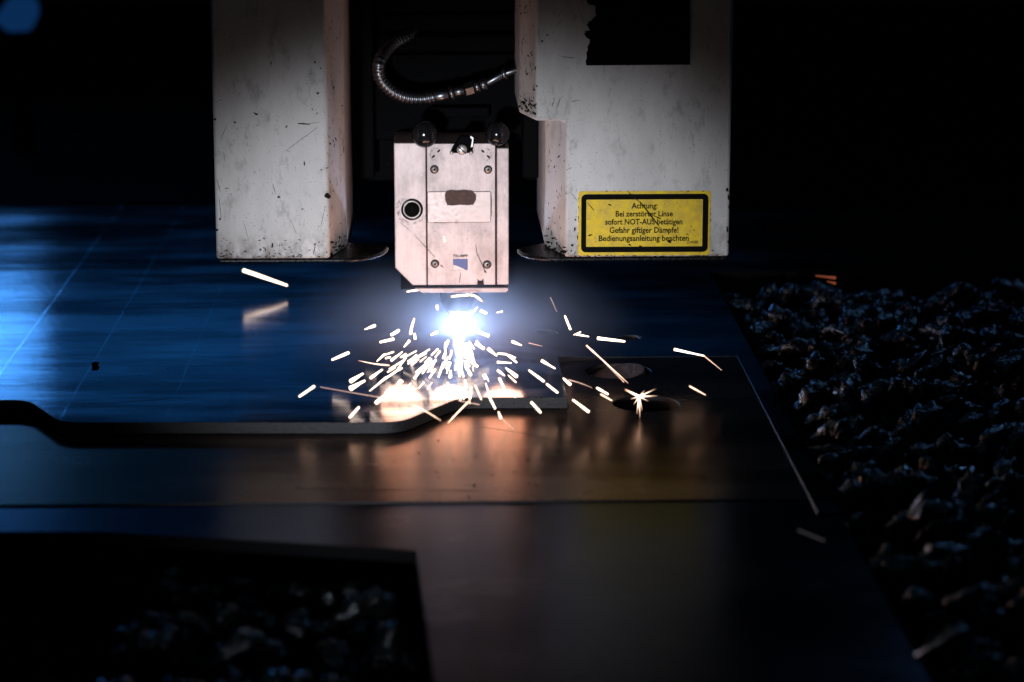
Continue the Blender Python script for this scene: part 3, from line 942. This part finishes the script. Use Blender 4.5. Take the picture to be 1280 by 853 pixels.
# ------------------------------------------------------------------ scratches and spatter on the sheets
def marks(parent, z, lines, spots, z_of=None):
    v, f = [], []
    pl = lambda u, w: (u, w, (z_of(u, w) if z_of else 0) + z + .0002)
    for pts, wd in lines:
        P = [atZ(*p, z) for p in pts]
        for a, b in zip(P, P[1:]):
            d = b - a
            chip_faces(v, f, ((a.x + b.x) / 2, (a.y + b.y) / 2), d.length * 1.1, wd, math.atan2(d.y, d.x), pl, .3)
    for px, py, r in spots:
        p = atZ(px, py, z)
        chip_faces(v, f, (p.x, p.y), r * random.uniform(.8, 1.6), r * random.uniform(1.5, 3.5), random.uniform(-.4, .4), pl, .4)
    tag(mesh('surface_marks', v, f, 'chip', parent), None, kind='stuff')


random.seed(21)
marks(part, Z1, [([(372, 611), (430, 612.5), (470, 613), (520, 612.5), (600, 614)], .0012), ([(596, 533), (650, 541), (700, 551), (742, 553)], .0007)],
      [(x, y, random.uniform(.0007, .0016)) for x, y in [(random.uniform(330, 960), random.uniform(560, 622)) for _ in range(60)]] + [(670, 607, .0022), (593, 607, .002), (548, 551, .0022), (660, 575, .002)])
marks(sheet, 0, [([(75, 507), (110, 505), (150, 503), (200, 500), (215, 497)], .0011), ([(300, 520), (350, 518), (400, 514)], .0006)],
      [(random.uniform(20, 520), random.uniform(380, 522), random.uniform(.0006, .0014)) for _ in range(70)])

# ------------------------------------------------------------------ armoured hose
hs = empty('armoured_hose', (0, 0, 0))
tag(hs, 'ribbed metal hose looping through the dark gap above the cutting head', 'hose')
YS = -0.02
c2 = lambda x, y, Y=YS: atY(430 + x / 4.264, y / 4.264, Y)
path = spline([c2(420, 120, .075), c2(335, 195, .03), c2(250, 245, .01), c2(190, 330), c2(195, 420), c2(260, 490), c2(340, 522), c2(420, 527), c2(490, 515)], 26)
# resample evenly and turn ribs
cum = [0]
for i in range(1, len(path)): cum.append(cum[-1] + (path[i] - path[i - 1]).length)
rib = 0.0044; nr = int(cum[-1] / rib); P2, R2 = [], []
def along(s):
    for i in range(1, len(cum)):
        if cum[i] >= s:
            t = (s - cum[i - 1]) / max(1e-9, cum[i] - cum[i - 1]); return path[i - 1].lerp(path[i], t)
    return path[-1]
for i in range(nr):
    for t, r in ((.0, .0060), (.18, .0071), (.5, .0074), (.82, .0071)):
        P2.append(along((i + t) * rib)); R2.append(r)
V, Fc = tube_data(P2, R2, 18, True, (0.03, 1, 0.02)); mesh('ribbed_sleeve', V, Fc, 'hose', hs, True)
fit = [(470, 519), (560, 500), (575, 497), (640, 481), (650, 478), (690, 468), (700, 465), (722, 458), (730, 455), (755, 447)]
for (a, b, r, nm) in (((480, 518), (556, 501), .0068, 'ferrule'), ((562, 500), (584, 495), .0078, 'collar'), ((588, 494), (640, 481), .0058, 'pipe'), ((645, 480), (692, 467), .0076, 'hex_nut'),
                      ((696, 466), (722, 458), .0068, 'collar'), ((727, 456), (758, 446), .0066, 'collar'), ((760, 445), (850, 395), .0040, 'pipe'), ((848, 396), (925, 372), .0034, 'pipe'), ((842, 399), (862, 391), .0062, 'collar')):
    p0, p1 = c2(*a), c2(*b)
    V, Fc = tube_data([p0, p0.lerp(p1, .06), p0.lerp(p1, .94), p1], [r * .88, r, r, r * .88], 6 if nm == 'hex_nut' else 18); mesh(nm, V, Fc, 'hose', hs, nm != 'hex_nut')

# ------------------------------------------------------------------ cutting flash
bm = bmesh.new(); bmesh.ops.create_icosphere(bm, subdivisions=4, radius=1)
for v_ in bm.verts:
    p = v_.co.copy(); k = 1 + .30 * noise.noise(p * 2.2) + .22 * noise.noise(p * 5)
    z = p.z * .5 + .5
    rad = .0022 + .0038 * (1 - z) ** .8
    v_.co = Vector((p.x * rad * k, p.y * rad * k, .0006 + .0072 * z))
fl_ = from_bm('cutting_flash', bm, 'arc', None, True)
tag(fl_, 'blinding blue-white flash where the beam meets the sheet under the nozzle', 'flash')

# ------------------------------------------------------------------ sparks
# (x0, y0, x1, y1, width, material, drop to the foot below the middle) in photo points; several points make a bent spark
SP = []
def sp(pts, wd, mat, drop, label, taper=None, spread=0.0):
    taper = taper or random.choice(((1, .8), (.7, 1), (1, .55), (.45, 1), (1, .9), (.35, 1), (1, .4)))
    SP.append((pts, wd, mat, drop, label, taper, spread))


BL, RG = 'over the blue sheet', 'over the cut part'
sp([(304, 338), (359, 357)], 7, 'hot', 21, 'long white spark slanting alone below the label-free machine cover')
sp([(374, 496), (393, 483)], 4.6, 'hot', 28, 'outermost short spark low on the blue sheet, rising to the right')
sp([(415, 450), (436, 441)], 5.6, 'hot', 30, 'isolated white spark left of the shower, midway up the blue sheet')
sp([(456, 412), (469, 407)], 5.8, 'hot', 30, 'stubby white spark at upper left of the shower, level with the nozzle tip')
sp([(475, 428), (492, 424)], 5.6, 'hot', 30, 'nearly level white spark, lower of a pair left of the flash')
sp([(489, 419), (499, 413)], 5.8, 'hot', 28, 'short thick white spark, upper of a pair left of the flash')
sp([(513, 418), (515, 408), (518, 398)], 5.6, 'hot', 26, 'upright wavy white spark left of the nozzle tip')
sp([(519, 424), (518, 417)], 5.0, 'hot', 26, 'tiny upright spark just under the wavy upright spark')
sp([(505, 434), (512, 426)], 5.4, 'hot', 28, 'short steep spark between the wavy upright spark and the dense shower')
sp([(489, 451), (503, 440)], 5.0, 'hot', 28, 'bright slanting spark at the head of the left-hand fan')
sp([(471, 452), (481, 443)], 4.2, 'hot', 28, 'small slanting spark above the thin fading streak')
sp([(448, 451), (468, 455), (487, 457)], 3.0, 'warm', 28, 'thin fading streak crossing the left-hand fan almost level', (.2, 1))
sp([(463, 473), (478, 462)], 5.0, 'hot', 28, 'white spark in the middle of the left-hand fan')
sp([(487, 462), (508, 448)], 4.0, 'hot', 28, 'narrow rising spark at inner side of the left-hand fan')
sp([(438, 477), (454, 467)], 7.5, 'hot', 26, 'fat white spark, upper of the outer twin pair of the left-hand fan')
sp([(438, 486), (456, 476)], 8.5, 'hot', 26, 'fattest white spark, lower of the outer twin pair of the left-hand fan')
sp([(462, 489), (483, 472)], 4.0, 'hot', 26, 'long narrow rising spark under the middle of the left-hand fan')
sp([(470, 504), (484, 492)], 7.0, 'hot', 22, 'thick glowing spark low in the left-hand fan')
sp([(437, 522), (449, 509)], 4.0, 'hot', 12, 'narrow spark just above the front edge of the blue sheet')
sp([(400, 484), (440, 491), (480, 498), (515, 506)], 1.3, 'thin', 26, 'hair-thin pale streak running across the blue sheet toward its front edge', (.4, 1))
sp([(515, 506), (535, 516), (551, 526)], 2.2, 'warm', 26, 'thin bright streak crossing the bend of the front edge', (1, .4))
sp([(539, 419), (547, 415)], 5.2, 'hot', 24, 'short white spark close beside the flash on its left')
sp([(546, 382), (547, 387)], 5.2, 'hot', 40, 'round white droplet floating left of the nozzle')
sp([(601, 388.5), (608, 392)], 5.4, 'hot', 40, 'oval white droplet floating right of the nozzle')
sp([(621, 391), (628, 389.5)], 3.2, 'warm', 40, 'small pinkish droplet floating farther right of the nozzle')
sp([(508, 365), (520, 363), (536, 361)], 4.0, 'hot', 60, 'bright spark grazing the lower corner of the cutting head')
sp([(536, 361), (560, 358), (586, 356)], 1.4, 'warm', 60, 'thin streak along the bottom edge of the cutting head', (1, .3))
sp([(564, 371), (578, 369.5), (592, 369.5), (603, 377)], 4.2, 'hot', 60, 'bent white streak curling round the top of the nozzle', (1, .9))
sp([(588, 356), (589.5, 366)], 2.2, 'warm', 60, 'short upright streak under the cutting head edge')
sp([(597, 384), (588, 394), (579, 404)], 4.0, 'hot', 30, 'steep white streak at the nozzle tip on its right')
sp([(598, 415), (611, 420)], 6.5, 'hot', 24, 'thick white spark close beside the flash on its right')
sp([(594, 430), (605, 436)], 5.6, 'hot', 24, 'white spark low beside the flash on its right')
sp([(610, 436), (621, 445)], 6.8, 'hot', 26, 'fat slanting spark, first of the right-hand fan')
sp([(622, 442), (633, 443)], 4.0, 'hot', 26, 'short level spark touching the fat slanting spark')
sp([(622, 453), (639, 454)], 4.6, 'hot', 26, 'level white spark in the middle of the right-hand fan')
sp([(640, 427), (652, 432)], 5.6, 'hot', 30, 'isolated white spark at upper right of the flash')
sp([(661, 429), (678, 433)], 1.6, 'thin', 30, 'faint thin streak right of the isolated spark', (1, .4))
sp([(677, 451), (694, 461)], 5.4, 'hot', 28, 'white spark above the corner of the blue sheet')
sp([(661, 463), (680, 477)], 4.6, 'hot', 24, 'narrow falling spark near the corner of the blue sheet')
sp([(683, 480), (697, 491)], 4.4, 'hot', 16, 'narrow falling spark nearest the corner of the blue sheet')
sp([(622, 463), (631, 470)], 5.0, 'hot', 24, 'short falling spark beside the twin in the right-hand fan')
sp([(632, 460), (646, 471)], 7.4, 'hot', 24, 'fat falling spark in the right-hand fan')
sp([(624, 473), (633, 491)], 4.4, 'hot', 20, 'steep falling spark in the right-hand fan')
sp([(606, 468), (611, 477)], 3.6, 'hot', 24, 'small steep spark below the right side of the flash')
sp([(607, 479), (612, 495)], 3.6, 'hot', 20, 'steep spark above the recessed front edge')
sp([(612, 497), (619, 511)], 3.8, 'hot', 16, 'steep spark in front of the recessed edge')
sp([(623, 515), (626, 523)], 4.4, 'hot', 18, 'short steep spark below the recessed edge')
sp([(627, 523), (634, 530), (642, 537)], 1.2, 'thin', 18, 'hair-thin tail below the recessed edge', (1, .3))
sp([(664, 503), (676, 516)], 4.4, 'hot', 16, 'white spark falling in front of the recessed edge near its corner')
sp([(716, 500), (736, 515)], 4.4, 'hot', 20, 'white spark just off the corner of the blue sheet, over the cut part')
sp([(704, 473), (713, 481)], 6.0, 'hot', 20, 'burning bead at the side edge of the blue sheet corner')
sp([(711, 475), (725, 479), (740, 485)], 1.5, 'thin', 22, 'thin tail trailing from the bead at the sheet corner', (1, .3))
sp([(706, 395), (713, 412)], 4.6, 'hot', 36, 'steep white spark above the corner of the blue sheet')
sp([(717, 419), (726, 415)], 2.6, 'warm', 36, 'tiny forked spark beside the steep spark above the corner')
sp([(720, 418), (736, 421)], 4.0, 'hot', 36, 'tapering spark under the steep spark above the corner', (1, .5))
sp([(747, 423), (781, 427)], 6.4, 'hot', 32, 'long level white spark left of the row of small holes')
sp([(688, 372), (696, 390)], 1.0, 'thin', 36, 'faint thin scratch-like streak high above the blue sheet')
sp([(733, 432), (755, 452), (785, 479)], 3.2, 'warm', 30, 'long tapering streak pointing at the starburst spark', (1, .3))
sp([(742, 440), (762, 460), (780, 478)], 1.3, 'thin', 30, 'thin second streak alongside the long tapering one', (.4, 1))
sp([(746, 485), (760, 493)], 3.8, 'hot', 20, 'small falling spark left of the front hole')
sp([(751, 493), (765, 501)], 2.8, 'warm', 16, 'fainter falling spark touching the rim of the front hole')
sp([(843, 437), (880, 445)], 4.6, 'hot', 30, 'long bright spark far right, over the back edge of the cut part')
sp([(880, 445), (902, 463)], 2.0, 'thin', 30, 'fading tail of the long bright spark far right', (1, .4))
sp([(862, 483), (882, 494)], 2.6, 'warm', 24, 'small dim spark beyond the starburst')
sp([(1020, 345), (1044, 347.5)], 5.0, 'dull', 14, 'dull red ember over the far edge of the slag pit')
sp([(1034, 352), (1044, 354.5)], 4.5, 'dull', 14, 'smaller dull red ember below the other over the slag pit')
sp([(998, 663), (1030, 676)], 3.6, 'pale', 14, 'faint grey streak low beside the dark pit')
sp([(555, 296), (556, 303)], 3.0, 'warm', 150, 'small glowing bead standing for a highlight on the cutting head cover')  # glowing bead in place of a highlight on the cover
sp([(560, 529), (574, 514), (588, 500)], 2.6, 'warm', 14, 'long thin streak rising from the cut part to the bend of the edge', (.8, 1))
sp([(586, 492), (587.5, 505)], 2.4, 'warm', 14, 'short upright ray where the thin streak meets the edge')
sp([(573, 501), (599, 506)], 1.2, 'thin', 14, 'faint level ray crossing the thin streak at the edge')

random.seed(5)
dense = []
for _ in range(70):                      # the thick of the shower, below and left of the flash
    u = random.random()
    cx_ = 573 + random.gauss(-22, 42); cy_ = 432 + abs(random.gauss(0, 30)) + 8
    cx_ = min(640, max(485, cx_)); cy_ = min(492, cy_)
    ang = math.atan2(cy_ - 408, (cx_ - 573) * 1.0) + random.gauss(0, .12)
    ln = random.uniform(5, 20)
    dx, dy = math.cos(ang) * ln / 2, math.sin(ang) * ln / 2
    if math.hypot(cx_ - 573, cy_ - 425) < 10: continue
    sp([(cx_ - dx, cy_ - dy), (cx_ + dx, cy_ + dy)], random.uniform(2.4, 6.0), random.choice(('hot', 'hot', 'warm')), random.uniform(12, 34),
       'short white-hot spark in the dense shower below the nozzle', (random.uniform(.5, 1), random.uniform(.5, 1)))

for _ in range(26):                      # extra sparks in the jet core, added to whiten the glow
    cx_ = 573 + random.gauss(0, 15); cy_ = random.uniform(420, 468); ln = random.uniform(6, 18)
    ang = math.pi / 2 - (cx_ - 573) * .028 + random.gauss(0, .12)
    dx, dy = math.cos(ang) * ln / 2, math.sin(ang) * ln / 2
    sp([(cx_ - dx, cy_ - dy), (cx_ + dx, cy_ + dy)], random.uniform(4, 8), 'hot', random.uniform(8, 26),
       'extra white-hot spark thickening the glow in the jet core right under the nozzle tip', (random.uniform(.6, 1), random.uniform(.6, 1)))

for pts, wd, mat, drop, label, taper, spread in SP:
    mx = sum(p[0] for p in pts) / len(pts); my = sum(p[1] for p in pts) / len(pts)
    Y = atZ(mx, my + drop, 0).y
    W = [atY(p[0], p[1], Y) for p in pts]
    if len(W) > 2: W = spline(W, 5)
    else: W = [W[0].lerp(W[1], t / 3) for t in range(4)]
    r = wd * .34 * (W[0] - CAM).length / F_PX
    n = len(W); rad = [r * (taper[0] + (taper[1] - taper[0]) * i / (n - 1)) * (1 + .10 * math.sin(i * 2.1 + mx)) for i in range(n)]
    t0 = (W[0] - W[1]).normalized(); t1 = (W[-1] - W[-2]).normalized()
    path = [W[0] + t0 * rad[0] * .35, W[0] + t0 * rad[0] * .2] + W + [W[-1] + t1 * rad[-1] * .2, W[-1] + t1 * rad[-1] * .35]
    path[0] = W[0] + t0 * rad[0] * .55; path[1] = W[0] + t0 * rad[0] * .38
    path[-1] = W[-1] + t1 * rad[-1] * .55; path[-2] = W[-1] + t1 * rad[-1] * .38
    R_ = [rad[0] * .25, rad[0] * .72] + rad + [rad[-1] * .72, rad[-1] * .25]
    c = sum(W, Vector()) / n
    V, Fc = tube_data([p - c for p in path], R_, 8)
    o = mesh('spark', V, Fc, mat, None, True); o.location = c
    nn = len(path); lo = random.uniform(0, .5); hi = random.uniform(.1, .7)
    if random.random() < .5: lo, hi = hi, lo
    heat = []
    for i in range(nn):
        t = i / (nn - 1)
        heat += [max(0, min(1, lo + t * 4 * (1 - lo), hi + (1 - t) * 4 * (1 - hi)))] * 8
    o.data.attributes.new('glow_heat', 'FLOAT', 'POINT').data.foreach_set('value', heat)
    tag(o, label, 'spark', 'sparks flying from the cut')

# the starburst over the front hole: one bead throwing rays
Ys = atZ(799, 509, 0).y
o0 = atY(799, 496, Ys)
V, Fc = [], []
for (px, py, w0, w1, dy) in ((781, 487, 4.4, 3.6, -.004), (820, 486, 2.4, .5, .006), (822, 495, 2.6, .5, -.006), (796, 518, 2.4, .8, -.012), (800, 524, 2.4, .5, .004), (792, 506, 2.0, .5, .01),
                             (811, 502, 1.8, .4, -.01), (788, 499, 2.0, .5, .006), (806, 488, 1.8, .4, -.006), (803, 514, 1.8, .4, .008)):
    p1 = atY(px, py, Ys + dy); k = (o0 - CAM).length / F_PX * .5
    a, b = tube_data([o0 - o0, (p1 - o0) * .5, (p1 - o0) * .95, (p1 - o0)], [w0 * k * .75, (w0 * .6 + w1 * .4) * k * .6, w1 * k * .6, w1 * k * .3], 7)
    n = len(V); V += a; Fc += [tuple(i + n for i in q) for q in b]
st = mesh('starburst_spark', V, Fc, 'hot', None, True); st.location = o0
st.data.attributes.new('glow_heat', 'FLOAT', 'POINT').data.foreach_set('value', ([1.0] * 7 + [.9] * 7 + [.45] * 7 + [.2] * 7) * 10)
tag(st, 'star-shaped bursting spark with fine rays over the front hole', 'spark', 'sparks flying from the cut')

# ------------------------------------------------------------------ haze volume added for the glow around the cut
bm = bmesh.new(); bmesh.ops.create_icosphere(bm, subdivisions=4, radius=1)
for v_ in bm.verts:
    v_.co = Vector((v_.co.x * .22, v_.co.y * .27 - .06, max(.0008, v_.co.z * .085 + .012)))
m = bpy.data.materials.new('glow_haze_volume'); m.use_nodes = True; nt = m.node_tree
nt.nodes.remove(nt.nodes['Principled BSDF'])
pv = N(nt, 'ShaderNodeVolumePrincipled'); pv.inputs['Color'].default_value = (0.75, 0.82, 1, 1); pv.inputs['Anisotropy'].default_value = 0.0
tc = N(nt, 'ShaderNodeTexCoord'); mp = N(nt, 'ShaderNodeMapping'); mp.inputs['Scale'].default_value = (1 / .22, 1 / .27, 1 / .10); mp.inputs['Location'].default_value = (0, .16, 0)
L(nt, tc.outputs['Object'], mp.inputs['Vector'])
gr = N(nt, 'ShaderNodeTexGradient', gradient_type='SPHERICAL'); L(nt, mp.outputs[0], gr.inputs[0])
nzf = N(nt, 'ShaderNodeTexNoise', inp={'Scale': 16.0, 'Detail': 3.0}); L(nt, tc.outputs['Object'], nzf.inputs['Vector'])
den = math_(nt, 'MULTIPLY', math_(nt, 'MULTIPLY', math_(nt, 'POWER', gr.outputs[1], 1.8), ramp(nt, nzf.outputs[0], [(0.3, .35), (0.7, 1.0)])), 5.0)
L(nt, den, pv.inputs['Density'])
L(nt, pv.outputs[0], nt.nodes['Material Output'].inputs['Volume'])
fu = from_bm('glow_haze', bm, m, None, True)
tag(fu, 'thin blue-lit haze volume added for the glow around the cutting point', 'glow_haze', kind='stuff')
